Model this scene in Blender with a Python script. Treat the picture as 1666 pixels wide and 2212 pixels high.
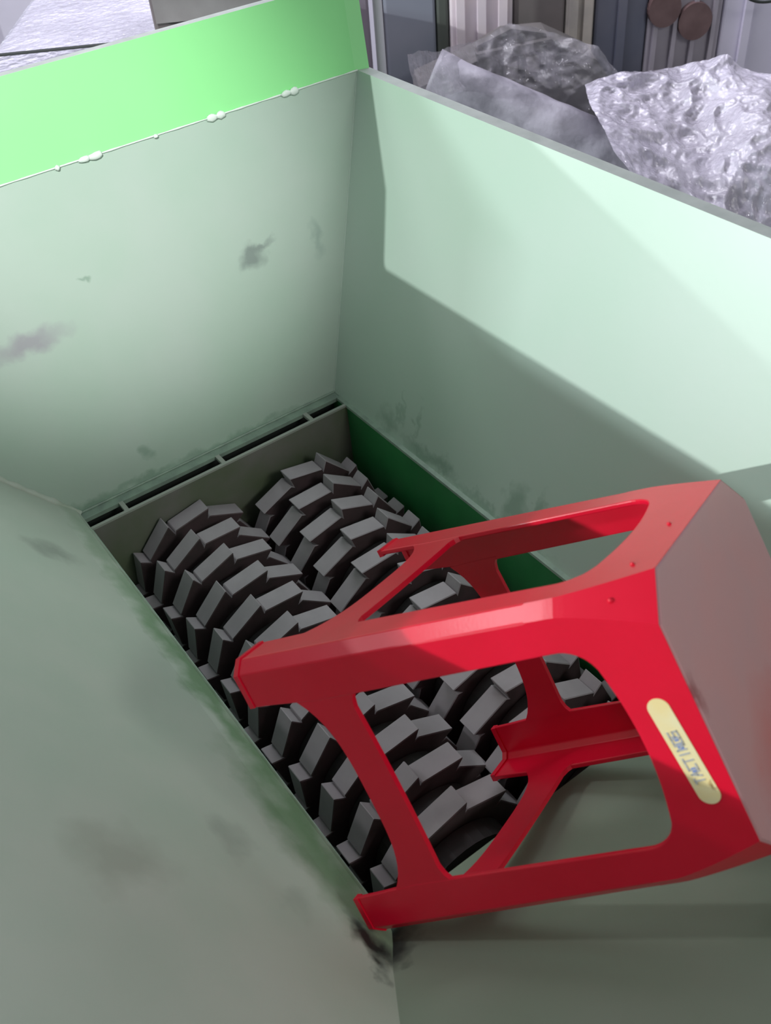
import bpy, bmesh, math, random
from mathutils import Vector, Matrix, noise
from mathutils.geometry import tessellate_polygon
random.seed(7)
for o in list(bpy.data.objects): bpy.data.objects.remove(o, do_unlink=True)
S = bpy.context.scene
COL = S.collection
V = Vector

# ------------------------------------------------------------------ camera
CAM = V((-0.22537, -1.33122, 1.08048))
RX = V((0.80543534, -0.588112, -0.07347237))      # camera right
RD = V((-0.44422935, -0.51697215, -0.73171038))   # camera down
RF = V((0.39234449, 0.62198398, -0.67764425))     # camera forward
cd = bpy.data.cameras.new('camera'); cam = bpy.data.objects.new('camera', cd); COL.objects.link(cam)
m = Matrix((RX, -RD, -RF)).transposed().to_4x4(); m.translation = CAM
cam.matrix_world = m
cd.sensor_fit = 'VERTICAL'; cd.sensor_height = 36; cd.sensor_width = 36
cd.lens = 2085.0 / 2212 * 36
cd.clip_start = 0.02
cd.dof.use_dof = True; cd.dof.focus_distance = 1.5; cd.dof.aperture_fstop = 8.0
S.camera = cam

# ------------------------------------------------------------------ light
w = bpy.data.worlds.new('world'); S.world = w; w.use_nodes = True
bg = w.node_tree.nodes['Background']
bg.inputs[0].default_value = (0.90, 0.95, 1.0, 1); bg.inputs[1].default_value = 0.46
def sun(name, tolight, strength, angle, col):
    d = bpy.data.lights.new(name, 'SUN'); d.energy = strength; d.angle = math.radians(angle); d.color = col
    o = bpy.data.objects.new(name, d); COL.objects.link(o)
    o.rotation_euler = V(tolight).to_track_quat('Z', 'Y').to_euler(); o.location = V(tolight) * 6
    return o
sun('low_sun_from_left', (-0.957, 0.158, 0.245), 1.8, 0.5, (0.95, 1.0, 0.98))
sun('weak_sun_from_behind', (-0.60, 0.773, 0.205), 0.65, 0.8, (0.9, 1.0, 1.0))
def area(name, loc, target, size, power, col):
    d = bpy.data.lights.new(name, 'AREA'); d.shape = 'RECTANGLE'; d.size = size[0]; d.size_y = size[1]
    d.energy = power; d.color = col
    o = bpy.data.objects.new(name, d); COL.objects.link(o); o.location = loc
    o.rotation_euler = (V(loc) - V(target)).to_track_quat('Z', 'Y').to_euler()
    return o
area('ceiling_lamp_front', (1.3, -3.5, 2.5), (0.1, -0.3, 0.2), (1.6, 0.6), 36, (1.0, 0.99, 0.96))
sp = bpy.data.lights.new('far_panel_fill', 'SPOT'); sp.energy = 470; sp.spot_size = math.radians(18); sp.spot_blend = 1.0; sp.shadow_soft_size = 0.06; sp.color = (1.0, 0.97, 0.98)  # added spot that brightens the upper far panel and guard plate
spo = bpy.data.objects.new('far_panel_fill', sp); COL.objects.link(spo); spo.location = (-0.9, -2.2, 2.3)
spo.rotation_euler = (spo.location - V((0.17, 0.09, 0.55))).to_track_quat('Z', 'Y').to_euler()
area('glare_fill_left', (-3.9, 1.6, 1.46), (0.62, -0.72, 0.3), (0.45, 0.10), 58, (0.85, 1.0, 1.0))  # unseen light added for the glare on the right wall
area('glint_fill_behind', (-2.12, 2.10, 2.89), (0.147, -0.93, 0.448), (0.30, 0.50), 20, (1.0, 0.96, 1.0))  # unseen light added to put a glint on the stool's chamfer
area('hall_fill', (1.2, 1.0, 2.3), (2.4, 2.4, 0.1), (1.6, 0.5), 75, (0.93, 0.92, 1.0))  # added fill for the things behind, turned away from the hopper
S.view_settings.view_transform = 'Standard'; S.view_settings.look = 'None'
S.view_settings.gamma = 1; S.view_settings.exposure = 0.0; S.view_settings.use_curve_mapping = False

# ------------------------------------------------------------------ materials
def mat(name, col, rough=0.5, metal=0.0, var=0.0, vscale=20, bump=0.0, bscale=60, blobs=(), col2=None, spec=0.5,
        alpha=1.0, trans=0.0, coat=0.0, nrange=(0.35, 0.7), bdist=0.002, distort=0.02, dscale=35, sheen=0.0, coatr=0.03):
    
    M = bpy.data.materials.new(name); M.use_nodes = True
    nt = M.node_tree; N = nt.nodes; L = nt.links; b = N['Principled BSDF']
    b.inputs['Base Color'].default_value = (*col, 1); b.inputs['Roughness'].default_value = rough
    b.inputs['Metallic'].default_value = metal; b.inputs['Specular IOR Level'].default_value = spec
    b.inputs['Alpha'].default_value = alpha; b.inputs['Transmission Weight'].default_value = trans
    b.inputs['Coat Weight'].default_value = coat; b.inputs['Sheen Weight'].default_value = sheen; b.inputs['Coat Roughness'].default_value = coatr
    tc = N.new('ShaderNodeTexCoord'); cur = None
    if col2 is None: col2 = tuple(c * (1 - var) for c in col)
    if var or col2 != col:
        n = N.new('ShaderNodeTexNoise'); n.inputs['Scale'].default_value = vscale; n.inputs['Detail'].default_value = 5
        L.new(tc.outputs['Object'], n.inputs['Vector'])
        r = N.new('ShaderNodeMapRange'); r.inputs[1].default_value = nrange[0]; r.inputs[2].default_value = nrange[1]
        L.new(n.outputs['Fac'], r.inputs[0])
        mx = N.new('ShaderNodeMix'); mx.data_type = 'RGBA'
        mx.inputs['A'].default_value = (*col, 1); mx.inputs['B'].default_value = (*col2, 1)
        L.new(r.outputs[0], mx.inputs['Factor']); cur = mx.outputs['Result']
    if blobs:
        dn = N.new('ShaderNodeTexNoise'); dn.inputs['Scale'].default_value = dscale; dn.inputs['Detail'].default_value = 4
        L.new(tc.outputs['Object'], dn.inputs['Vector'])
        sb = N.new('ShaderNodeVectorMath'); sb.operation = 'SUBTRACT'; sb.inputs[1].default_value = (.5, .5, .5)
        L.new(dn.outputs['Color'], sb.inputs[0])
        sc = N.new('ShaderNodeVectorMath'); sc.operation = 'SCALE'; sc.inputs['Scale'].default_value = distort * 2.2
        L.new(sb.outputs[0], sc.inputs[0])
        ad = N.new('ShaderNodeVectorMath'); ad.operation = 'ADD'
        L.new(tc.outputs['Object'], ad.inputs[0]); L.new(sc.outputs[0], ad.inputs[1])
        for (cen, rad, c, s) in blobs:
            s1 = N.new('ShaderNodeVectorMath'); s1.operation = 'SUBTRACT'; s1.inputs[1].default_value = cen
            L.new(ad.outputs[0], s1.inputs[0])
            s2 = N.new('ShaderNodeVectorMath'); s2.operation = 'DIVIDE'; s2.inputs[1].default_value = rad
            L.new(s1.outputs[0], s2.inputs[0])
            ln = N.new('ShaderNodeVectorMath'); ln.operation = 'LENGTH'; L.new(s2.outputs[0], ln.inputs[0])
            r = N.new('ShaderNodeMapRange'); r.inputs[1].default_value = 1.1; r.inputs[2].default_value = 0.3
            r.inputs[3].default_value = 0; r.inputs[4].default_value = s
            L.new(ln.outputs['Value'], r.inputs[0])
            mx = N.new('ShaderNodeMix'); mx.data_type = 'RGBA'
            if cur: L.new(cur, mx.inputs['A'])
            else: mx.inputs['A'].default_value = (*col, 1)
            mx.inputs['B'].default_value = (*c, 1); L.new(r.outputs[0], mx.inputs['Factor']); cur = mx.outputs['Result']
    if cur: L.new(cur, b.inputs['Base Color'])
    if bump:
        n = N.new('ShaderNodeTexNoise'); n.inputs['Scale'].default_value = bscale; n.inputs['Detail'].default_value = 6
        L.new(tc.outputs['Object'], n.inputs['Vector'])
        bp = N.new('ShaderNodeBump'); bp.inputs['Strength'].default_value = bump; bp.inputs['Distance'].default_value = bdist
        L.new(n.outputs['Fac'], bp.inputs['Height']); L.new(bp.outputs[0], b.inputs['Normal'])
    return M

G = (0.435, 0.555, 0.475)         # sage machine paint
GD = (0.12, 0.24, 0.16)        # dirt rubbed into it
GR = (0.30, 0.29, 0.33)
M = {}
M['back'] = mat('paint_back', G, 0.45, col2=(0.39, 0.54, 0.435), vscale=5, bump=0.03, bscale=150, blobs=[
    ((0.433, 0.056, 0.297), (0.030, 0.2, 0.026), (0.19, 0.24, 0.22), 0.8),
    ((0.452, 0.058, 0.310), (0.035, 0.2, 0.008), (0.19, 0.24, 0.22), 0.6),
    ((0.030, 0.056, 0.299), (0.075, 0.2, 0.022), GR, 0.75),
    ((0.562, 0.053, 0.290), (0.012, 0.2, 0.040), (0.24, 0.34, 0.30), 0.5),
    ((0.147, 0.010, 0.051), (0.012, 0.2, 0.016), GD, 0.45),
    ((0.03, 0.0, 0.004), (0.07, 0.2, 0.016), GD, 0.6),
    ((0.13, 0.0, 0.010), (0.06, 0.2, 0.010), GD, 0.5),
    ((0.30, 0.0, 0.002), (0.20, 0.2, 0.012), GD, 0.45),
    ((0.146, 0.068, 0.36), (0.006, 0.2, 0.006), GD, 0.5)])
M['right'] = mat('paint_right', G, 0.42, spec=1.0, coat=1.0, coatr=0.42, col2=(0.405, 0.55, 0.45), vscale=5, bump=0.05, bscale=120, distort=0.03, dscale=45, blobs=[
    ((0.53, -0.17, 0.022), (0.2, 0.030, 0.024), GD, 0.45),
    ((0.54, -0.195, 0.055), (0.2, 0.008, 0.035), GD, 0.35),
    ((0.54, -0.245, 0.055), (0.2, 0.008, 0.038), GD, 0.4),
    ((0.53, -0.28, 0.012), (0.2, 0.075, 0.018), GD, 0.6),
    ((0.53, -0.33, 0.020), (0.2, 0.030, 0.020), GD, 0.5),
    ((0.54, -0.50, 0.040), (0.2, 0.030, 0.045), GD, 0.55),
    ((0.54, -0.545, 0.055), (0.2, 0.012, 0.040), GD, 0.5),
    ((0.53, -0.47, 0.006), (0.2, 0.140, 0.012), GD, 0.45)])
DUST = (0.52, 0.59, 0.51)
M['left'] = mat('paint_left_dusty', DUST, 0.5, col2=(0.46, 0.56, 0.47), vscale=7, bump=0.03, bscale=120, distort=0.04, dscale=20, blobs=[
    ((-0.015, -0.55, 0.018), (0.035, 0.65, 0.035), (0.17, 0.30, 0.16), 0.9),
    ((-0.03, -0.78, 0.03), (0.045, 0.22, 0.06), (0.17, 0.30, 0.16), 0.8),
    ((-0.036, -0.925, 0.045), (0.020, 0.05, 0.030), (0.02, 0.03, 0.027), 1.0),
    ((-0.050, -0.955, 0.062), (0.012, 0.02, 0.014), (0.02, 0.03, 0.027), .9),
    ((-0.09, -0.185, 0.11), (0.05, 0.03, 0.05), (0.28, 0.32, 0.28), 0.7),
    ((-0.215, -0.80, 0.264), (0.06, 0.05, 0.08), (0.30, 0.34, 0.27), 0.45),
    ((-0.11, -0.77, 0.13), (0.03, 0.03, 0.04), (0.28, 0.33, 0.28), 0.45),
    ((-0.083, -0.86, 0.102), (0.04, 0.03, 0.03), (0.28, 0.34, 0.28), 0.3)])
M['near'] = mat('paint_near_dusty_shade', (0.27, 0.33, 0.255), 0.6, col2=(0.24, 0.31, 0.23), vscale=6, bump=0.03, bscale=120, distort=0.02, blobs=[  # dust, with the panel's shade put into a darker base colour
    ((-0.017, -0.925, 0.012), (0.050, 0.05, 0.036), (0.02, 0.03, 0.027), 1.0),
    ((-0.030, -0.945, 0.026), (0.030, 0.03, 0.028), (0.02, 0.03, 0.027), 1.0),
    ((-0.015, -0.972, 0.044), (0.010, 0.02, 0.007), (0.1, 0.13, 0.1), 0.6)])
M['fresh'] = mat('fresh_green_paint', (0.27, 0.80, 0.29), 0.42, col2=(0.255, 0.77, 0.275), vscale=4, bump=0.03, bscale=100)
M['rim'] = mat('rim_paint', (0.46, 0.50, 0.48), 0.45, col2=(0.36, 0.40, 0.38), vscale=30)
M['weld'] = mat('weld_filler', (0.72, 0.85, 0.76), 0.5)
M['lip'] = mat('lip_paint', (0.30, 0.42, 0.33), 0.5, col2=(0.22, 0.30, 0.25), vscale=40)
M['deep'] = mat('deep_green_paint', (0.03, 0.24, 0.07), 0.45, col2=(0.02, 0.16, 0.05), vscale=6)
M['endplate'] = mat('olive_end_plate', (0.13, 0.17, 0.10), 0.6, col2=(0.20, 0.20, 0.18), vscale=9, bump=0.1)
M['plateedge'] = mat('plate_edge', (0.36, 0.40, 0.35), 0.5)
M['dark'] = mat('dark_metal', (0.02, 0.025, 0.022), 0.7)
M['blade'] = mat('blade_steel', (0.37, 0.345, 0.365), 0.75, metal=0.0, col2=(0.32, 0.30, 0.315), vscale=25, bump=0.05, bscale=200)
M['bladeside'] = mat('blade_side', (0.11, 0.072, 0.078), 0.65, metal=0.2, col2=(0.07, 0.055, 0.055), vscale=30)  # red reflection mixed into the colour of the disc sides
M['shaft'] = mat('shaft_steel', (0.06, 0.055, 0.055), 0.6, metal=0.4)
M['red'] = mat('red_plastic', (0.78, 0.004, 0.034), 0.25, spec=.45, col2=(0.71, 0.004, 0.028), vscale=12, bump=0.12, bscale=350, bdist=0.0006)
M['seat'] = mat('greyish_red_plastic', (0.52, 0.25, 0.26), 0.42, col2=(0.46, 0.26, 0.28), vscale=9, bump=0.05, bscale=200,  # seat top, paler and greyer than the legs
                blobs=[((0.13, -0.035, 0.45), (0.008, 0.02, 0.02), (0.25, 0.04, 0.05), 0.8),
                       ((0.02, 0.10, 0.45), (0.08, 0.08, 0.05), (0.52, 0.08, 0.07), 0.6)])
M['sticker'] = mat('sticker_yellow', (0.90, 0.72, 0.36), 0.4, col2=(0.88, 0.78, 0.50), vscale=40,
                   blobs=[((0.1385, 0.045, 0.434), (0.02, 0.006, 0.003), (0.30, 0.16, 0.05), 0.9)], distort=0.006, dscale=150)
M['blue'] = mat('ink_blue', (0.16, 0.25, 0.62), 0.5)
M['inkgrey'] = mat('ink_grey', (0.45, 0.45, 0.47), 0.5)
M['white'] = mat('worn_white', (0.80, 0.78, 0.76), 0.5)

def assign(o, *ms):
    for x in ms: o.data.materials.append(M[x] if isinstance(x, str) else x)
def tag(o, label=None, cat=None, group=None, kind=None):
    if label: o['label'] = label
    if cat: o['category'] = cat
    if group: o['group'] = group
    if kind: o['kind'] = kind
    return o
def empty(name, loc=(0, 0, 0), **k):
    o = bpy.data.objects.new(name, None); o.empty_display_size = .05; COL.objects.link(o); o.location = loc
    return tag(o, **k)
def link(name, me, material, parent=None, smooth=False, local=True):
    o = bpy.data.objects.new(name, me); COL.objects.link(o)
    if material: assign(o, *([material] if isinstance(material, str) or not isinstance(material, (list, tuple)) else material))
    if parent:
        o.parent = parent
        if not local: o.matrix_parent_inverse = parent.matrix_world.inverted()
    if smooth:
        for p in me.polygons: p.use_smooth = True
    return o
def mesh(name, verts, faces):
    me = bpy.data.meshes.new(name); me.from_pydata([tuple(v) for v in verts], [], faces); me.update()
    bm = bmesh.new(); bm.from_mesh(me); bmesh.ops.recalc_face_normals(bm, faces=bm.faces); bm.to_mesh(me); bm.free()
    return me
def slab(corners, nrm, th):      # polygon thickened away from its seen face
    n = V(nrm).normalized(); k = len(corners)
    vs = [V(c) for c in corners] + [V(c) - n * th for c in corners]
    fs = [list(range(k)), list(range(2 * k - 1, k - 1, -1))] + [[i, (i + 1) % k, k + (i + 1) % k, k + i] for i in range(k)]
    return vs, fs
def bevel(o, wd, seg=2):
    b = o.modifiers.new('bevel', 'BEVEL'); b.width = wd; b.segments = seg; b.limit_method = 'ANGLE'; b.angle_limit = math.radians(35)
def box(lo, hi):
    x0, y0, z0 = lo; x1, y1, z1 = hi
    vs = [(x, y, z) for x in (x0, x1) for y in (y0, y1) for z in (z0, z1)]
    fs = [(0, 1, 3, 2), (4, 6, 7, 5), (0, 4, 5, 1), (2, 3, 7, 6), (0, 2, 6, 4), (1, 5, 7, 3)]
    return vs, fs
def join(*parts):
    vs = []; fs = []
    for v, f in parts:
        k = len(vs); vs += [V(a) for a in v]; fs += [[i + k for i in q] for q in f]
    return vs, fs

# ------------------------------------------------------------------ the hall
FL = -1.2
HD = V((0.53352, 0.84579, 0)); HR = V((0.84579, -0.53352, 0))       # the hall stands square to this pair
def H(s, d, z): return CAM.xy.to_3d() + HR * s + HD * d + V((0, 0, z))
def at(px, py, d):                                                  # a pixel of the photo at hall depth d
    r = RF + RX * ((px - 833) / 2085) + RD * ((py - 1106) / 2085)
    return CAM + r * (d / r.dot(HD))
def sdz(px, py, d):
    p = at(px, py, d); q = p - CAM
    return q.dot(HR), p.z
def hbox(s0, s1, d0, d1, z0, z1):
    vs = [H(s, d, z) for s in (s0, s1) for d in (d0, d1) for z in (z0, z1)]
    return vs, [(0, 1, 3, 2), (4, 6, 7, 5), (0, 4, 5, 1), (2, 3, 7, 6), (0, 2, 6, 4), (1, 5, 7, 3)]

mf = mat('concrete', (0.35, 0.34, 0.37), 0.7, col2=(0.26, 0.25, 0.28), vscale=3)
o = link('floor', mesh('floor', *box((-6, -6, FL - .1), (10, 10, FL))), mf); tag(o, kind='structure')
mw = mat('cladding', (0.62, 0.58, 0.68), 0.5, col2=(0.50, 0.48, 0.56), vscale=2)
vs = []; fs = []
n = 170
for i in range(n + 1):
    s = -3 + 7.5 * i / n; q = (i % 10) / 10
    dd = 0.0 if q < .6 else -0.05 * math.sin((q - .6) / .4 * math.pi)
    vs += [H(s, 5.2 + dd, FL), H(s, 5.2 + dd, 4.2), H(s, 5.35, FL), H(s, 5.35, 4.2)]
for i in range(n):
    a = i * 4; b = a + 4
    fs += [(a, b, b + 1, a + 1), (a + 2, a + 3, b + 3, b + 2), (a + 1, b + 1, b + 3, a + 3), (a, a + 2, b + 2, b)]
o = link('wall_back', mesh('wall_back', vs, fs), mw); tag(o, kind='structure')

shade_slab = link('unseen_shade_slab', mesh('unseen_shade_slab', *box((-6, -6, 2.7), (7, -0.3, 2.8))), mat('shade_slab_grey', (0.30, 0.30, 0.31), 0.8, col2=(.24, .24, .25), vscale=4)); tag(shade_slab, kind='structure')  # unseen slab added overhead to darken the near side of the hopper

# ------------------------------------------------------------------ hopper
HZ = 0.525; W = 0.525; L = 0.890
kr, kl, kb, kn = 0.349, 0.815, 0.189, 1.5
hop = empty('shredder_hopper', (0.26, -0.43, 0), label='sage green steel shredder hopper with sloping dusty walls and a flanged rim', cat='hopper')
def hp(name, vf, material, **k):
    me = mesh(name, *vf); o = link(name, me, material, hop, local=False); return o
bpy.context.view_layer.update()
A0 = V((0, 0, 0)); B0 = V((W, 0, 0)); C0 = V((W, -L, 0)); D0 = V((0, -L, 0))
def top(x, y, z=HZ):
    return V((x + (kr * z if x > .1 else -kl * z), y + (kb * z if y > -.1 else -kn * z), z))
A1, B1, C1, D1 = top(0, 0), top(W, 0), top(W, -L), top(0, -L)
TH = 0.005
hp('end_panel', slab([A0, B0, B1, A1], (0, -1, kb), TH), 'back')
hp('side_panel', slab([B0, C0, C1, B1], (-1, 0, kr), TH), 'right')
# left panel: steep short foot, then the slope
f1 = 0.018
def lp(y0, z, extra=0): return V((-kl * z + extra, y0, z))
pts = []
vs, fs = [], []
prof = [(0.0, 0.0), (-0.006, 0.013), (-0.016, 0.024), (-0.034, 0.0417), (-kl * HZ, HZ)]
for (x, z) in prof:
    yf = kb * z; yn = -L - kn * z
    for j in range(13):
        t = j / 12; vs.append(V((x, yf + (yn - yf) * t, z)))
for i in range(len(prof) - 1):
    for j in range(12):
        a = i * 13 + j; fs.append((a, a + 1, a + 14, a + 13))
k = len(vs)
vs += [v + V((-TH, 0, -TH)) for v in vs]
fs += [tuple(k + i for i in reversed(f)) for f in fs]
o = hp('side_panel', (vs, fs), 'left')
hp('end_panel', slab([D0, C0, C1, D1], (0, 1, kn), TH), 'near')['label'] = 'dusty grey green end panel nearest the viewer, its shade painted in'
# rim flange all round, 22 mm wide
fw = 0.022
def flange(p, q, out):
    out = V(out) * fw
    return slab([p, q, q + out, p + out], (0, 0, 1), 0.005)
hp('rim_flange', flange(B1 + V((0, fw, 0)), C1, (1, 0, 0)), 'rim')
hp('rim_flange', flange(A1, D1, (-1, 0, 0)), 'rim')
hp('rim_flange', flange(D1, C1, (0, -1, 0)), 'rim')
# upper guard plate above the far panel, leaning back, with folded right end
ke = 0.33; EH = 0.126
P0 = A1 + V((0.0, 0.0, 0.0)); P1 = B1 + V((-0.004, 0.0, 0.0))
up = V((0, ke, 1)) * EH
eg = slab([P0, P1, P1 + up + V((0.016, 0, 0)), P0 + up], (0, -1, ke), 0.005)
lipv = slab([P0 + up, P1 + up + V((0.016, 0, 0)), P1 + up + V((0.016, 0.016, 0)), P0 + up + V((0, 0.016, 0))], (0, 0, 1), 0.004)
g = hp('guard_plate', eg, 'fresh'); g['label'] = 'bright fresh green upright plate above the far panel'
hp('guard_lip', lipv, 'rim')
e0 = P1; e1 = P1 + up + V((0.016, 0, 0))
ed = slab([e0, e0 + V((0.024, -0.008, 0)), e1 + V((0.024, -0.008, 0)), e1], (0, -1, 0.2), 0.004)
hp('guard_fold', ed, 'fresh')
# weld filler along the fold
def blob(cen, r, seed, n=2):
    bm = bmesh.new(); bmesh.ops.create_icosphere(bm, subdivisions=n, radius=1)
    for v in bm.verts:
        k = 1 + .35 * noise.noise(v.co * 1.7 + V((seed, seed * 2, 0)))
        v.co = V((v.co.x * r[0] * k + cen[0], v.co.y * r[1] * k + cen[1], v.co.z * r[2] * k + cen[2]))
    me = bpy.data.meshes.new('blob'); bm.to_mesh(me); bm.free(); return me
for i, (x, sx, sz) in enumerate([(0.228, .013, .0055), (0.210, .010, .0045), (0.427, .010, .006), (0.442, .009, .006), (0.565, .010, .0055), (0.580, .009, .006), (0.167, .004, .004), (0.328, .004, .003)]):
    link('weld_bead', blob((x, 0.0955, HZ), (sx, .004, sz), i * 3.1), 'weld', hop, smooth=True, local=False)
# thin continuous seam along the fold
vs = []; fs = []
for i in range(121):
    t = i / 120; x = A1.x + (B1.x - A1.x) * t; r = .0010 + .0008 * noise.noise(V((x * 45, 0, 0)))
    for k in range(6):
        a = k * math.pi / 3; vs.append(V((x, 0.0975 + r * math.cos(a), HZ + r * 1.3 * math.sin(a))))
for i in range(120):
    for k in range(6): fs.append((i * 6 + k, i * 6 + (k + 1) % 6, (i + 1) * 6 + (k + 1) % 6, (i + 1) * 6 + k))
s = link('weld_seam', mesh('weld_seam', vs, fs), 'weld', hop, smooth=True, local=False)
# corner weld between the far and the right panel, and far/left one
def seam(name, a, b, r, m_, seed=0, n=90, parent=hop):
    vs = []; fs = []; a = V(a); b = V(b); d = (b - a).normalized()
    u = d.orthogonal().normalized(); v = d.cross(u)
    for i in range(n + 1):
        c = a.lerp(b, i / n); rr = r * (1 + .5 * noise.noise(c * 60 + V((seed, 0, 0))))
        for k in range(6):
            an = k * math.pi / 3; vs.append(c + u * rr * math.cos(an) + v * rr * math.sin(an))
    for i in range(n):
        for k in range(6): fs.append((i * 6 + k, i * 6 + (k + 1) % 6, (i + 1) * 6 + (k + 1) % 6, (i + 1) * 6 + k))
    return link(name, mesh(name, vs, fs), m_, parent, smooth=True, local=False)
seam('weld_seam', B0, B1, .0016, 'back', 1)
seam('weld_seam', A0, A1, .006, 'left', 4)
seam('weld_seam', A0 + V((0.0, -.001, .001)), B0 + V((0, -.001, .001)), .0022, 'lip', 8)

# ------------------------------------------------------------------ chamber below
ch = empty('cutting_chamber', (0.26, -0.43, -0.4), label='dark open cutting chamber box below the hopper with slotted far edge', cat='machine')
bpy.context.view_layer.update()
def cp(name, vf, material): return link(name, mesh(name, *vf), material, ch, local=False)
ZB = -0.42
cp('side_wall', box((W - .006, -L, ZB), (W + .006, -.002, -.001)), 'deep')
cp('side_wall', box((-.012, -L, ZB), (-.001, -.002, -.001)), 'lip')
cp('end_wall', box((-.012, -L - .012, ZB), (W + .006, -L, -.001)), 'endplate')
cp('edge_strip', box((W - .008, -L, -.004), (W + .002, -.020, .0015)), 'lip')
cp('edge_strip', box((-.004, -L, -.005), (.001, -.046, .0005)), 'lip')
cp('flange_strip', box((-.006, -.020, -.008), (W, 0.0, -.0005)), 'lip')
e = cp('end_plate', box((0, -.052, -.30), (W - .006, -.047, 0.0)), 'endplate')
cp('plate_edge', box((0, -.0525, -.003), (W - .006, -.0465, 0.0012)), 'plateedge')
cp('slot_backing', box((0, -.046, -.07), (W - .006, -.008, -.065)), 'dark')
for x in (0.067, 0.257, 0.445):
    cp('slot_tie', box((x - .004, -.047, -.006), (x + .004, -.019, 0.0)), 'plateedge')
cp('bottom_plate', box((-.012, -L - .012, ZB - .01), (W + .006, 0, ZB)), 'dark')
cp('back_wall', box((-.012, -.004, ZB), (W + .006, 0.004, -.008)), 'dark')

# ------------------------------------------------------------------ rotors
NT = 10
def disc_mesh(mirror):
    prof = []
    for k in range(NT):
        c = k * 36.0
        for dphi, r in ((-18.6, .1100), (14.6, .1270), (15.4, .104)):
            prof.append((math.radians(c + dphi), r))
    n = len(prof); t = .0168; vs = []
    for yy in (-t, t):
        for (a, r) in prof:
            x = math.sin(a) * r * (-1 if mirror else 1); vs.append((x, yy, math.cos(a) * r))
    rb = .05
    for yy in (-t, t):
        for k in range(n): 
            a = prof[k][0]; vs.append((math.sin(a) * rb * (-1 if mirror else 1), yy, math.cos(a) * rb))
    fs = []
    for i in range(n):
        j = (i + 1) % n
        fs.append((i, j, n + j, n + i)); fs.append((i, j, 2 * n + j, 2 * n + i)); fs.append((n + i, n + j, 3 * n + j, 3 * n + i))
        fs.append((2 * n + i, 2 * n + j, 3 * n + j, 3 * n + i))
    me = mesh('cutter_disc', vs, fs)
    me.materials.append(M['blade']); me.materials.append(M['bladeside'])
    for p in me.polygons: p.material_index = 1 if abs(p.normal.y) > .9 else 0
    return me
def ring(r, y0, y1, n=32):
    vs = [(math.sin(2 * math.pi * k / n) * r, y, math.cos(2 * math.pi * k / n) * r) for y in (y0, y1) for k in range(n)]
    return vs, [(k, (k + 1) % n, n + (k + 1) % n, n + k) for k in range(n)] + [list(range(n)), list(range(n, 2 * n))]
for (name, x, z, y0, ph0, dph, mir, lab) in (
        ('a', .150, -.160, -.0745, 5, 12.5, False, 'left shredder rotor of hooked grey steel cutter discs beside the dusty left panel'),
        ('b', .383, -.160, -.1035, 4, 12.5, True, 'right shredder rotor of hooked grey steel cutter discs beside the deep green wall')):
    r = empty('shredder_rotor', (x, -.46, z), label=lab, cat='rotor', group=None)
    dm = disc_mesh(mir); sm = mesh('spacer_ring', *ring(.082, -.0145, .0145))
    hexp = mesh('shaft', *ring(.045, -.40, .405, 6)); link('shaft', hexp, 'shaft', r)
    cnt = 12
    for i in range(cnt):
        y = y0 - .066 * i
        if y - .02 < -L: break
        d = link('cutter_disc', dm, None, r); d.location = (0, y + .46, 0)
        a = math.radians(ph0 + dph * i)
        d.rotation_euler = (0, (-a if mir else a), 0)
        if i < 2: bevel(d, .0012, 1)
        else: bevel(d, .0012, 1)
        if y - .033 - .0145 > -L + .002:
            q = link('spacer_ring', sm, 'shaft' if i == 0 else None, r, smooth=False); q.location = (0, y - .033 + .46, 0)

# ------------------------------------------------------------------ red stool
st = empty('plastic_stool', label='red plastic stool tipped on its side across the rotors and near panel', cat='stool')
ax, ay, az = V((-0.891, -0.359, 0.278)), V((0.016, -0.637, -0.771)), V((0.454, -0.682, 0.573))
mm = Matrix((ax, ay, az)).transposed().to_4x4(); mm.translation = V((0.1231, -0.7409, 0.1136))
st.matrix_world = mm
sa, sb, SH = 0.1354, 0.1714, 0.45
def hw(z): return sb - (sb - sa) * z / SH
cl0, ct0 = 0.0127, 0.0345
def cham(z):
    if z < .365: return cl0
    t = (z - .365) / (SH - .365); return cl0 + (ct0 - cl0) * (t ** 1.3)
def ui(z):                       # inner half width of a leg strip
    if z < .065: return .120 - .10 * z
    return .108 - .045 * (z - .12)
def side_xf(k):                  # panel coordinates (u, z, depth inward) -> stool coordinates
    rot = Matrix.Rotation(k * math.pi / 2, 3, 'Z')
    return lambda u, z, dep=0.0: rot @ V((hw(z) - dep, u, z))
TP = 0.006                       # wall thickness
def thick(poly, holes, xf, th=TP):
    loops = [poly] + holes; flat = [p for l in loops for p in l]
    tris = tessellate_polygon([[V((p[0], p[1], 0)) for p in l] for l in loops])
    n = len(flat)
    vs = [xf(u, z, 0) for u, z in flat] + [xf(u, z, th) for u, z in flat]
    fs = [tuple(t) for t in tris] + [tuple(n + i for i in reversed(t)) for t in tris]
    k = 0
    for l in loops:
        m_ = len(l)
        for i in range(m_): fs.append((k + i, k + (i + 1) % m_, n + k + (i + 1) % m_, n + k + i))
        k += m_
    return vs, fs
ZJ = 0.34                        # legs run into the apron here
def arc(cx, cz, rx, rz, a0, a1, n):
    return [(cx + rx * math.cos(math.radians(a0 + (a1 - a0) * i / n)), cz + rz * math.sin(math.radians(a0 + (a1 - a0) * i / n))) for i in range(n + 1)]
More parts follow.
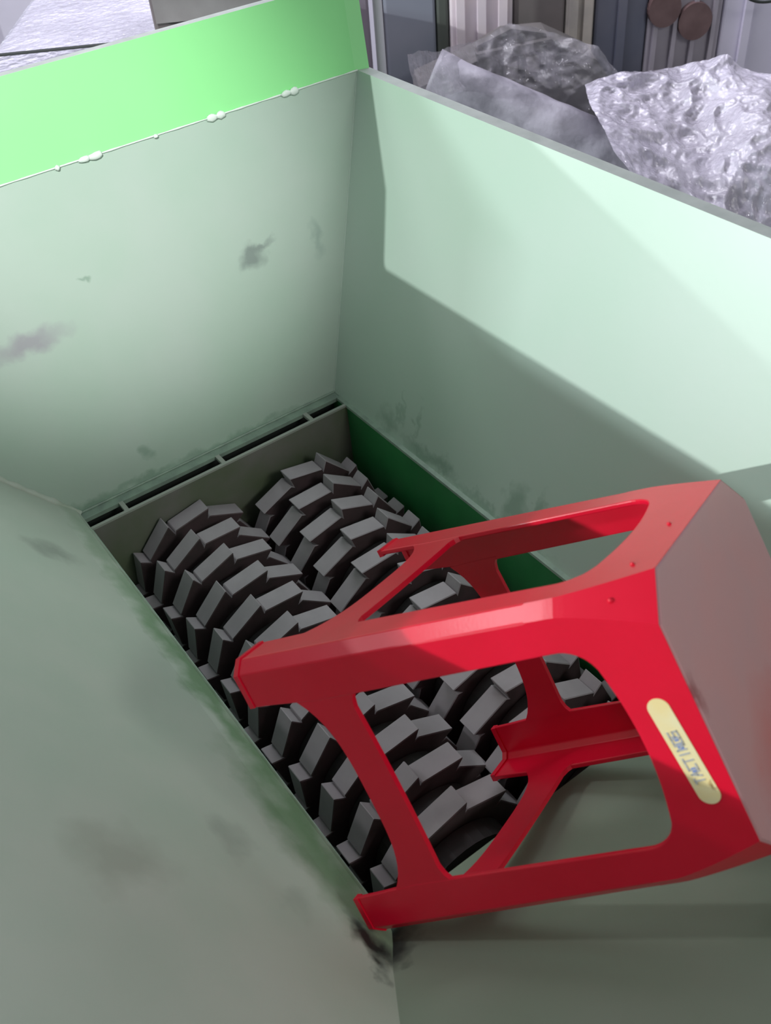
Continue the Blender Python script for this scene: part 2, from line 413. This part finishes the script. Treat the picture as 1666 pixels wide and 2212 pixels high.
# legs: chamfer strip plus two flanges
zs = [ZJ * i / 12 for i in range(13)]
def inner_curve(z):              # flange edge incl. fillets to the stretcher
    u = ui(z)
    if .052 < z < .070: u -= .010 * ((z - .052) / .018) ** 2
    return u
for k in range(4):
    xa = side_xf(k); xb = side_xf(k + 1)
    parts = []
    # flange on side k (its +u end), flange on side k+1 (its -u end), chamfer between
    for xf, sg in ((xa, 1), (xb, -1)):
        outer = [(sg * (hw(z) - cham(z)), z) for z in zs]
        inner = [(sg * inner_curve(z), z) for z in zs]
        vs = [xf(u, z, 0) for u, z in outer] + [xf(u, z, 0) for u, z in inner] + [xf(u, z, TP) for u, z in outer] + [xf(u, z, TP) for u, z in inner]
        n = len(zs); fs = []
        for i in range(n - 1):
            fs += [(i, i + 1, n + i + 1, n + i), (2 * n + i, 3 * n + i, 3 * n + i + 1, 2 * n + i + 1), (n + i, n + i + 1, 3 * n + i + 1, 3 * n + i)]
        fs += [(0, n, 3 * n, 2 * n), (n - 1, 3 * n - 1 - n, 4 * n - 1, 3 * n - 1)]
        parts.append((vs, fs))
    vs = []; fs = []
    for z in zs:
        c = cham(z)
        a_ = xa(hw(z) - c, z, 0); b_ = xb(-(hw(z) - c), z, 0)
        a2 = xa(hw(z) - c, z, TP); b2 = xb(-(hw(z) - c), z, TP)
        vs += [a_, b_, a2, b2]
    for i in range(len(zs) - 1):
        q = i * 4; r_ = q + 4
        fs += [(q, q + 1, r_ + 1, r_), (q + 2, r_ + 2, r_ + 3, q + 3)]
    fs += [(0, 2, 3, 1)]
    parts.append((vs, fs))
    me = mesh('leg', *join(*parts))
    bm = bmesh.new(); bm.from_mesh(me); bmesh.ops.remove_doubles(bm, verts=bm.verts, dist=1e-5); bmesh.ops.recalc_face_normals(bm, faces=bm.faces); bm.to_mesh(me); bm.free()
    lg = link('leg', me, 'red', st)
    # foot lip
    vs = []; fs = []
    pts = [xa(inner_curve(0) , 0, -.0012), xa(hw(0) - cl0, 0, -.0012), xb(-(hw(0) - cl0), 0, -.0012), xb(-inner_curve(0), 0, -.0012)]
    pin = [xa(inner_curve(0), 0, TP + .002), xa(hw(0) - cl0 - .002, 0, TP + .002), xb(-(hw(0) - cl0 - .002), 0, TP + .002), xb(-inner_curve(0), 0, TP + .002)]
    z1 = V((0, 0, .004)); z0 = V((0, 0, -.003))
    for P in (pts, pin):
        for zz in (z0, z1): vs += [p + zz for p in P]
    for i in range(3):
        fs += [(i, i + 1, 4 + i + 1, 4 + i), (8 + i, 12 + i, 12 + i + 1, 8 + i + 1), (i, 8 + i, 8 + i + 1, i + 1), (4 + i, 5 + i, 13 + i, 12 + i)]
    fs += [(0, 4, 12, 8), (3, 11, 15, 7)]
    link('foot_lip', mesh('foot_lip', vs, fs), 'red', lg)
def soft_edges(o, wd=.0014):
    bm = bmesh.new(); bm.from_mesh(o.data); bmesh.ops.remove_doubles(bm, verts=bm.verts, dist=1e-5)
    lay = bm.edges.layers.float.get('bevel_weight_edge') or bm.edges.layers.float.new('bevel_weight_edge')
    for e in bm.edges:
        if len(e.link_faces) == 2 and e.calc_face_angle(0) > math.radians(40) and not all(abs(v.co.z - ZJ) < 1e-3 for v in e.verts) and not all(v.co.z > SH - .01 for v in e.verts): e[lay] = 1.0
    bm.to_mesh(o.data); bm.free()
    b = o.modifiers.new('bevel', 'BEVEL'); b.width = wd; b.segments = 2; b.limit_method = 'WEIGHT'; b.use_clamp_overlap = True
for o_ in st.children:
    if o_.name.startswith('leg'): soft_edges(o_)
for k in range(4):
    xf = side_xf(k)
    # stretcher
    N_ = 24; poly = []
    us = .101
    for i in range(N_ + 1):
        t = -1 + 2 * i / N_
        u = t * (ui(.085) + .004); zb = .088 - .024 * max(0, abs(t) - .0) ** 4 - .004 * t * t
        poly.append((u, zb))
    for i in range(N_ + 1):
        t = 1 - 2 * i / N_
        u = t * (ui(.127) + .004); zt = .128 - .003 * t * t + .010 * max(0, abs(t) - .88) / .12
        poly.append((u, zt))
    q_ = link('stretcher', mesh('stretcher', *thick(poly, [], lambda u, z, dep=0, xf=xf: xf(u, z, dep + .0004))), 'red', st); soft_edges(q_)
# seat: top plate, four aprons with arched openings, flared corner facets
parts = []
for k in range(4):
    xf = side_xf(k)
    uo = [(hw(z) - cham(z), z) for z in [ZJ + (SH - ZJ) * i / 12 for i in range(13)]]
    iu = ui(ZJ)
    right = arc(iu - .034, .352, .0335, .034, 0, 70, 8)
    topc = []
    n = 12; (ua, za) = right[-1]
    for i in range(1, n):
        u = ua - 2 * ua * i / n; topc.append((u, za + .009 * (1 - (u / ua) ** 2)))
    archp = [(iu, ZJ)] + right + topc + [(-u, z) for u, z in reversed(right)] + [(-iu, ZJ)]
    poly = [(uo[0][0], ZJ)] + uo[1:] + [(-u, z) for u, z in reversed(uo)] + archp[::-1]
    parts.append(thick(poly, [], xf))
    xb = side_xf(k + 1); vs = []; fs = []
    for (u, z) in uo:
        vs += [xf(u, z, 0), xb(-u, z, 0), xf(u, z, TP), xb(-u, z, TP)]
    for i in range(len(uo) - 1):
        q = i * 4; r_ = q + 4
        fs += [(q, q + 1, r_ + 1, r_), (q + 2, r_ + 2, r_ + 3, q + 3)]
    parts.append((vs, fs))
apr = link('seat_apron', mesh('seat_apron', *join(*parts)), 'red', st); soft_edges(apr, .0016)
oc = []
for k in range(4):
    rot = Matrix.Rotation(k * math.pi / 2, 3, 'Z')
    oc += [rot @ V((sa, -(sa - ct0), 0)), rot @ V((sa, (sa - ct0), 0))]
def octring(sc, z): return [V((p.x * sc, p.y * sc, z)) for p in oc]
rings = [octring(.96, SH - .008), octring(1.0, SH - .0006), octring(.985, SH + .0016), octring(.90, SH + .0018), octring(.80, SH + .0016), octring(.4, SH + .0014), octring(.1, SH + .0014)]
vs = [v for r_ in rings for v in r_]; fs = []
for i in range(len(rings) - 1):
    for j in range(8): fs.append((i * 8 + j, i * 8 + (j + 1) % 8, (i + 1) * 8 + (j + 1) % 8, (i + 1) * 8 + j))
fs += [list(range(8)), [8 * (len(rings) - 1) + j for j in range(8)]]
o = link('seat', mesh('seat', vs, fs), 'seat', st); o['label'] = 'greyish red seat top'
# moulding dimples on the apron corner
xf = side_xf(0)
for (k, u, z, r_) in ((3, .085, .425, .0022), (3, .0, .43, .002)):
    x3 = side_xf(k); c = x3(u, z, -.0003); link('moulding_dot', blob(c, (r_, r_, r_), k, 2), 'red', st, smooth=True)
c = (side_xf(3)(hw(.415) - cham(.415), .415) + side_xf(0)(-(hw(.415) - cham(.415)), .415)) / 2
link('moulding_dot', blob(c, (.0026,) * 3, 3, 2), 'red', st, smooth=True)
# sticker: stadium on the front apron, slightly lifted
def stick(poly, dep): 
    x0 = side_xf(0); return thick(poly, [], x0 if False else (lambda u, z, d=0: x0(u, z, dep - .0004 + d)), .0004)
sc0 = V((0.0105, 0.4235, 0)); sd = V((0.995, 0.095, 0)).normalized(); sn = V((-sd.y, sd.x, 0))
hl, hr = .0415, .0095
P_ = []
for i in range(17):
    a = -math.pi / 2 + math.pi * i / 16; P_.append(sc0 + sd * (hl + hr * math.cos(a)) + sn * (hr * math.sin(a)))
for i in range(17):
    a = math.pi / 2 + math.pi * i / 16; P_.append(sc0 - sd * (hl - hr * math.cos(a)) + sn * (hr * math.sin(a)))
s = link('sticker', mesh('sticker', *stick([(p.x, p.y) for p in P_], -.0002)), 'sticker', st)
s['label'] = 'cream yellow oval label with faded blue lettering'
# faded lettering, read with the stool upside down
FONT = {'T': [((0, 1), (1, 1)), ((.5, 1), (.5, 0))], 'A': [((0, 0), (.5, 1)), ((.5, 1), (1, 0)), ((.2, .4), (.8, .4))],
        'C': [((1, 1), (0, 1)), ((0, 1), (0, 0)), ((0, 0), (1, 0))], 'I': [((.5, 0), (.5, 1))],
        'N': [((0, 0), (0, 1)), ((0, 1), (1, 0)), ((1, 0), (1, 1))], 'O': [((0, 0), (0, 1)), ((0, 1), (1, 1)), ((1, 1), (1, 0)), ((1, 0), (0, 0))],
        'S': [((1, 1), (0, 1)), ((0, 1), (0, .5)), ((0, .5), (1, .5)), ((1, .5), (1, 0)), ((1, 0), (0, 0))]}
def stroke(a, b, wd, dep):
    a = V((*a, 0)); b = V((*b, 0)); d = (b - a).normalized(); n_ = V((-d.y, d.x, 0)) * wd / 2; a = a - d * wd / 2; b = b + d * wd / 2
    return stick([((p).x, (p).y) for p in (a - n_, b - n_, b + n_, a + n_)], dep)
def lettering(text, start, step, h, wd, ww):
    out = []
    for i, chh in enumerate(text):
        c0 = start - step * i
        for (p, q) in FONT[chh]:
            f = lambda t: sc0 + sd * (c0 - t[0] * ww) + sn * (h / 2 - t[1] * h - .0005)
            a, b = f(p), f(q); out.append(stroke((a.x, a.y), (b.x, b.y), wd, -.0007))
    return join(*out)
link('lettering', mesh('lettering', *lettering('TACTINOS', .030, .0064, .0080, .0014, .0045)), 'inkgrey', s)
bl = []
for (c0, w0, h0) in ((.0175, .0042, .004), (-.0055, .0068, .0048), (-.0125, .004, .0036)):
    q = [sc0 + sd * (c0 + x_ * w0 / 2) + sn * (-.0003 + y_ * h0 / 2) for x_, y_ in ((-1, -1), (1, -1), (1, 1), (-1, 1))]
    bl.append(stick([(p.x, p.y) for p in q], -.0005))
link('blue_print', mesh('blue_print', *join(*bl)), 'blue', s)

# ------------------------------------------------------------------ things in the hall behind
def col_thing(name, pxl, pxr, d, depth, ztop, material, label, cat, zb=FL, rib=0, pyref=60):
    s0, _ = sdz(pxl, pyref, d); s1, _ = sdz(pxr, pyref, d)
    t = empty(name, H((s0 + s1) / 2, d + depth / 2, zb), label=label, cat=cat); bpy.context.view_layer.update()
    b = link('body', mesh('body', *hbox(s0, s1, d, d + depth, zb + .06, ztop)), material, t, local=False); bevel(b, .008)
    f = link('plinth', mesh('plinth', *hbox(s0 + .01, s1 - .01, d + .02, d + depth - .01, zb, zb + .06)), 'dark', t, local=False)
    for i in range(rib):
        q = s0 + (s1 - s0) * (i + .5) / rib
        link('panel_rib', mesh('panel_rib', *hbox(q - .012, q + .012, d - .015, d + .001, zb + .1, ztop - .03)), material, t, local=False)
    return t, s0, s1
m_slate = mat('slate_paint', (0.19, 0.21, 0.26), 0.45, col2=(0.23, 0.24, 0.29), vscale=4)
m_dslate = mat('dark_slate', (0.11, 0.12, 0.165), 0.45, col2=(0.16, 0.16, 0.20), vscale=5)
m_grey = mat('grey_cabinet', (0.40, 0.37, 0.42), 0.4, col2=(0.30, 0.28, 0.33), vscale=3)
m_cream = mat('cream_panel', (0.72, 0.63, 0.66), 0.5, col2=(0.60, 0.54, 0.62), vscale=6)
m_beige = mat('beige_post', (0.46, 0.42, 0.38), 0.5, col2=(0.30, 0.28, 0.27), vscale=8)
m_brown = mat('brown_board', (0.17, 0.145, 0.145), 0.6, col2=(0.12, 0.11, 0.11), vscale=6)
m_rust = mat('rust_brown', (0.11, 0.065, 0.065), 0.6, col2=(0.16, 0.10, 0.10), vscale=20)
m_pole = mat('pale_pole', (0.62, 0.62, 0.66), 0.35)
t, s0, s1 = col_thing('slate_cabinet', 832, 942, 3.0, .3, 1.9, m_slate, 'tall slate grey steel cabinet behind the far hopper corner', 'cabinet')
sp, _ = sdz(818, 60, 2.45)
vs, fs = ring(.011, 0, 1, 16)
pl = link('support_pole', mesh('support_pole', [H(sp + v[0], 2.43 + v[2], FL + v[1] * 3.1) for v in vs], fs), m_pole)
tag(pl, 'thin pale metal pole standing left of the slate grey cabinet', 'pole')
col_thing('brown_cabinet', 690, 800, 3.0, .3, 1.7, mat('mauve_grey', (0.20, 0.17, 0.21), .5), 'mauve grey cabinet behind the thin pale pole', 'cabinet')
t, s0, s1 = col_thing('dark_post', 944, 970, 3.0, .12, 2.1, mat('dark_green_post', (.07, .08, .07), .6), 'dark narrow steel post between the slate cabinet and the cream panel', 'post')
t, s0, s1 = col_thing('cream_panel', 972, 1108, 3.0, .06, 2.0, m_cream, 'cream coloured ribbed sheet panel standing at the back', 'panel', rib=3)
col_thing('brown_board', 1110, 1219, 3.0, .08, 2.0, m_brown, 'dark brown upright board between the cream panel and the beige post', 'board')
col_thing('beige_post', 1221, 1282, 3.0, .12, 2.1, m_beige, 'worn beige post left of the dark slate cabinet', 'post', rib=2)
col_thing('slate_cabinet', 1284, 1396, 3.0, .3, 1.9, m_dslate, 'dark slate cabinet between the beige post and the round spotted cabinet', 'cabinet', rib=1)
t, s0, s1 = col_thing('spotted_cabinet', 1398, 1556, 3.0, .3, 1.9, m_grey, 'grey cabinet with two round rust brown ports on its front', 'cabinet', rib=0)
for i, (px, py, r_) in enumerate(((1435, 18, 46), (1500, 44, 48))):
    c = at(px, py, 2.99); rr = .049 * r_ / 48
    vs, fs = ring(rr, -.012, .012, 28)
    q = [c + HR * v[0] + HD * v[1] + V((0, 0, v[2] * 1.05)) for v in vs]
    pt = link('round_port', mesh('round_port', q, fs), m_rust, t, local=False); pt['label'] = 'round rust brown port'
vs, fs = [], []
for i in range(4):
    s = s0 + (s1 - s0) * (.1 + .26 * i)
    a = hbox(s - .006, s + .006, 2.985, 3.0, FL + .1, 1.86); vs.append(a)
link('panel_rib', mesh('panel_rib', *join(*vs)), m_grey, t, local=False)
col_thing('white_cabinet', 1558, 1760, 3.0, .3, 1.9, mat('white_lav', (0.70, 0.67, 0.80), .35, col2=(.62, .6, .72), vscale=4), 'pale lavender white cabinet at the right edge behind the film heap', 'cabinet', rib=2)
cu = bpy.data.curves.new('hanging_cable', 'CURVE'); cu.dimensions = '3D'; cu.bevel_depth = .004
sp_ = cu.splines.new('BEZIER'); pts = [at(1590, -30, 2.9), at(1630, 2, 2.9), at(1700, -2, 2.9)]
sp_.bezier_points.add(2)
for b_, p in zip(sp_.bezier_points, pts): b_.co = p; b_.handle_left_type = b_.handle_right_type = 'AUTO'
dg = bpy.data.objects.new('tmpc', cu); COL.objects.link(dg); bpy.context.view_layer.update()
me = bpy.data.meshes.new_from_object(dg.evaluated_get(bpy.context.evaluated_depsgraph_get())); bpy.data.objects.remove(dg)
o = link('hanging_cable', me, 'dark'); tag(o, 'thin dark cable hanging in front of the pale lavender cabinet', 'cable')

# conveyor-like machine with ribs under clear film
mc = empty('wrapped_machine', at(1100, 200, 2.6).xy.to_3d() + V((0, 0, FL)), label='grey brown machine frame with upright ribs wrapped in clear film behind the hopper', cat='machine')
bpy.context.view_layer.update()
m_mach = mat('machine_grey', (0.13, 0.12, 0.12), 0.5, col2=(0.08, 0.075, 0.075), vscale=10, bump=.2, bscale=30)
m_machl = mat('machine_light', (0.30, 0.28, 0.29), 0.45, col2=(0.22, 0.2, 0.21), vscale=12)
def mp(name, vf, material): return link(name, mesh(name, *vf), material, mc, local=False)
def prism(pix, d, depth):
    f = [at(x, y, d) for x, y in pix]; b = [p + HD * depth for p in f]; n = len(pix)
    return f + b, [list(range(n)), list(range(2 * n - 1, n - 1, -1))] + [(i, (i + 1) % n, n + (i + 1) % n, n + i) for i in range(n)]
mp('frame_body', prism([(905, 190), (1040, 128), (1100, 92), (1190, 84), (1290, 130), (1325, 180), (1325, 420), (890, 420)], 2.75, .15), m_mach)
mp('cover_plate', prism([(1030, 100), (1105, 62), (1180, 72), (1185, 92), (1050, 122)], 2.72, .03), m_mach)
mp('cross_beam', prism([(1030, 118), (1190, 85), (1190, 102), (1035, 140)], 2.70, .05), 'dark' if False else m_mach)
for (x0, y0, x1, y1) in ((1083, 132, 1092, 175), (1122, 125, 1133, 168), (1168, 100, 1182, 165), (1205, 100, 1212, 190)):
    mp('upright_rib', prism([(x0, y0), (x1, y0 - 2), (x1 + 2, y1), (x0 + 2, y1)], 2.69, .05), 'dark')
for (x0, y0, x1, y1) in ((1095, 138, 1118, 172), (1137, 125, 1165, 155)):
    mp('recess_plate', prism([(x0, y0), (x1, y0 - 6), (x1 + 2, y1), (x0 + 2, y1)], 2.70, .04), m_machl)
for (x, y) in ((1090, 80), (1128, 80), (1092, 100)):
    c = at(x, y, 2.715); link('bolt', blob(c, (.009, .009, .011), x, 1), 'dark', mc, local=False)

# clear film: crinkled sheets over things
def film_mat(name, col, alpha, rough, bscale, bstr):
    M_ = mat(name, col, rough, alpha=alpha, bump=bstr, bscale=bscale, bdist=.02, spec=0.9, col2=tuple(c * .7 for c in col), vscale=7, coat=1.0, coatr=.07)
    nt = M_.node_tree; n_ = nt.nodes.new('ShaderNodeTexNoise'); n_.inputs['Scale'].default_value = 42; n_.inputs['Detail'].default_value = 2
    tc = nt.nodes.new('ShaderNodeTexCoord'); nt.links.new(tc.outputs['Object'], n_.inputs['Vector'])
    bp = nt.nodes.new('ShaderNodeBump'); bp.inputs['Strength'].default_value = 1.0; bp.inputs['Distance'].default_value = .03
    nt.links.new(n_.outputs['Fac'], bp.inputs['Height']); nt.links.new(bp.outputs[0], nt.nodes['Principled BSDF'].inputs['Coat Normal'])
    return M_
mfilm = film_mat('clear_film', (0.62, 0.58, 0.71), .84, .30, 24, .4)
mfilm2 = film_mat('thin_film', (0.42, 0.40, 0.46), .42, .35, 20, .5)
def film(name, grid_px, d0, dfun, amp, freq, material, nu=150, nv=110, seed=0):
    """grid_px: rows of pixel anchor points (equal lengths), bilinear between; dfun(u,v) is hall depth."""
    R_ = len(grid_px); K = len(grid_px[0]); vs = []; fs = []
    for j in range(nv + 1):
        v = j / nv * (R_ - 1); j0 = min(int(v), R_ - 2); fv = v - j0
        for i in range(nu + 1):
            u = i / nu * (K - 1); i0 = min(int(u), K - 2); fu = u - i0
            def L_(r): return tuple(a + (b - a) * fu for a, b in zip(grid_px[r][i0], grid_px[r][i0 + 1]))
            a, b = L_(j0), L_(j0 + 1); px = a[0] + (b[0] - a[0]) * fv; py = a[1] + (b[1] - a[1]) * fv
            p = at(px, py, dfun(i / nu, j / nv))
            q = p * freq + V((seed, seed, seed))
            n1 = noise.noise(q); n2 = abs(noise.noise(q * 2.3)); n3 = abs(noise.noise(q * 5.1))
            n4 = abs(noise.noise(q * 11))
            off = amp * (n1 * 1.1 - n2 * .9 - n3 * .30 - n4 * .15)
            edge = min(1, min(i, nu - i) / 6)
            p = p - (HD * .8 - V((0, 0, .6))) * off * (.35 + .65 * edge)
            vs.append(p)
    for j in range(nv):
        for i in range(nu):
            a = j * (nu + 1) + i; fs.append((a, a + 1, a + nu + 2, a + nu + 1))
    o = link(name, mesh(name, vs, fs), material, None, smooth=True)
    return o
heap = [[(1262, 185), (1360, 158), (1440, 140), (1520, 125), (1580, 108), (1640, 135), (1760, 190)],
        [(1272, 222), (1370, 200), (1450, 190), (1530, 190), (1600, 190), (1660, 200), (1770, 240)],
        [(1300, 270), (1380, 260), (1460, 260), (1540, 260), (1610, 260), (1680, 270), (1780, 310)],
        [(1325, 325), (1400, 345), (1480, 350), (1560, 345), (1630, 350), (1700, 360), (1790, 390)],
        [(1400, 420), (1450, 450), (1500, 480), (1580, 500), (1650, 540), (1720, 560), (1800, 600)]]
o = film('plastic_film_heap', heap, 2.2, lambda u, v: 2.35 - .45 * v + .05 * math.sin(u * 5), .05, 6, mfilm)
tag(o, 'big crumpled heap of clear plastic film sparkling beyond the right hopper rim', 'plastic film')
# what the film covers: a wrapped stack
s0, _ = sdz(1400, 200, 2.5); s1, _ = sdz(1760, 200, 2.5)
o = link('pallet_stack', mesh('pallet_stack', *hbox(s0, s1, 2.42, 2.9, FL, .02)), m_machl); bevel(o, .03)
tag(o, 'grey lavender block under the crumpled film heap', 'stack')
band = [[(880, 118), (950, 105), (1020, 85), (1105, 42), (1180, 60), (1290, 105), (1340, 160)],
        [(885, 150), (950, 150), (1030, 140), (1110, 130), (1190, 150), (1290, 165), (1340, 200)],
        [(900, 200), (960, 205), (1040, 200), (1120, 210), (1200, 230), (1290, 250), (1340, 280)]]
o = film('plastic_film_sheet', band, 2.5, lambda u, v: 2.12 + .42 * min(1, u * 2.2) - .08 * v, .03, 7, mfilm2, 90, 50, 4)
tag(o, 'thin clear film sheet draped over the grey brown machine frame', 'plastic film')
# long roll of film lying along the rim
ra = at(935, 160, 2.35); rb = at(1400, 372, 2.2); ax_ = (rb - ra).normalized(); ux = ax_.cross(V((0, 0, 1))).normalized(); uz = ux.cross(ax_)
vs = []; fs = []; n = 60; mseg = 28
for i in range(n + 1):
    t_ = i / n; c = ra.lerp(rb, t_); r0 = .055 + .012 * t_
    for k in range(mseg):
        a = 2 * math.pi * k / mseg
        rr = r0 * (1 + .10 * noise.noise(V((t_ * 3, math.cos(a) * 2.2, math.sin(a) * 2.2))) + .05 * noise.noise(V((t_ * 12, math.cos(a) * 6, math.sin(a) * 6))))
        vs.append(c + ux * rr * math.cos(a) + uz * rr * math.sin(a))
for i in range(n):
    for k in range(mseg): fs.append((i * mseg + k, i * mseg + (k + 1) % mseg, (i + 1) * mseg + (k + 1) % mseg, (i + 1) * mseg + k))
fs += [list(range(mseg)), [n * mseg + k for k in range(mseg)]]
o = link('film_roll', mesh('film_roll', vs, fs), mat('rolled_film', (0.40, 0.38, 0.45), .45, col2=(.20, .19, .23), vscale=9, nrange=(.42, .6), spec=.5, bump=.4, bscale=25, bdist=.01), None, smooth=True)
tag(o, 'long twisted roll of lavender grey film lying behind the right hopper rim', 'film roll')
# table carrying the roll and the film
s0, _ = sdz(880, 200, 2.3); s1, _ = sdz(1290, 300, 2.3)
tb = empty('work_table', H((s0 + s1) / 2, 2.1, FL), label='dark mauve steel table behind the hopper under the film roll', cat='table'); bpy.context.view_layer.update()
m_tab = mat('table_mauve', (0.10, 0.09, 0.12), .5, col2=(.20, .18, .23), vscale=9)
link('tabletop', mesh('tabletop', *hbox(s0, s1, 1.85, 2.55, -.03, 0.0)), m_tab, tb, local=False)
for s in (s0 + .05, s1 - .05):
    for d in (1.9, 2.5): link('leg', mesh('leg', *hbox(s - .02, s + .02, d - .02, d + .02, FL, -.03)), m_tab, tb, local=False)

# wrapped crate at the upper left
wc = empty('wrapped_crate', at(100, 60, 2.3).xy.to_3d() + V((0, 0, FL)), label='lavender film wrapped crate with a dark strap behind the bright green plate', cat='crate'); bpy.context.view_layer.update()
s0, _ = sdz(-140, 20, 2.2); s1, z1 = sdz(296, 20, 2.2)
mwrap = film_mat('wrap_film', (0.66, 0.64, 0.78), 1.0, .2, 30, .5)
vs, fs = [], []
nx = 60
b = link('wrapped_body', mesh('wrapped_body', *hbox(s0, s1, 2.2, 2.9, FL, z1 - .12)), mwrap, wc, local=False); bevel(b, .02)
c = hbox(s0 - .002, s1 + .002, 2.40, 2.415, FL, z1 - .117)
link('strap', mesh('strap', *c), 'dark', wc, local=False)
cr = empty('brown_crate', at(400, 20, 2.6).xy.to_3d() + V((0, 0, FL)), label='mauve brown crate right of the wrapped crate behind the bright green plate', cat='crate'); bpy.context.view_layer.update()
s0, _ = sdz(302, 20, 2.2); s1, _ = sdz(640, 20, 2.2)
b = link('body', mesh('body', *hbox(s0 + .02, s1, 2.2, 2.6, FL, .75)), mat('mauve_brown', (0.15, 0.12, 0.13), .6, col2=(.10, .085, .09), vscale=8), cr, local=False); bevel(b, .01)
for z in (-.6, 0, .5):
    link('slat', mesh('slat', *hbox(s0 + .03, s1 - .01, 2.185, 2.2, z, z + .06)), m_machl, cr, local=False)
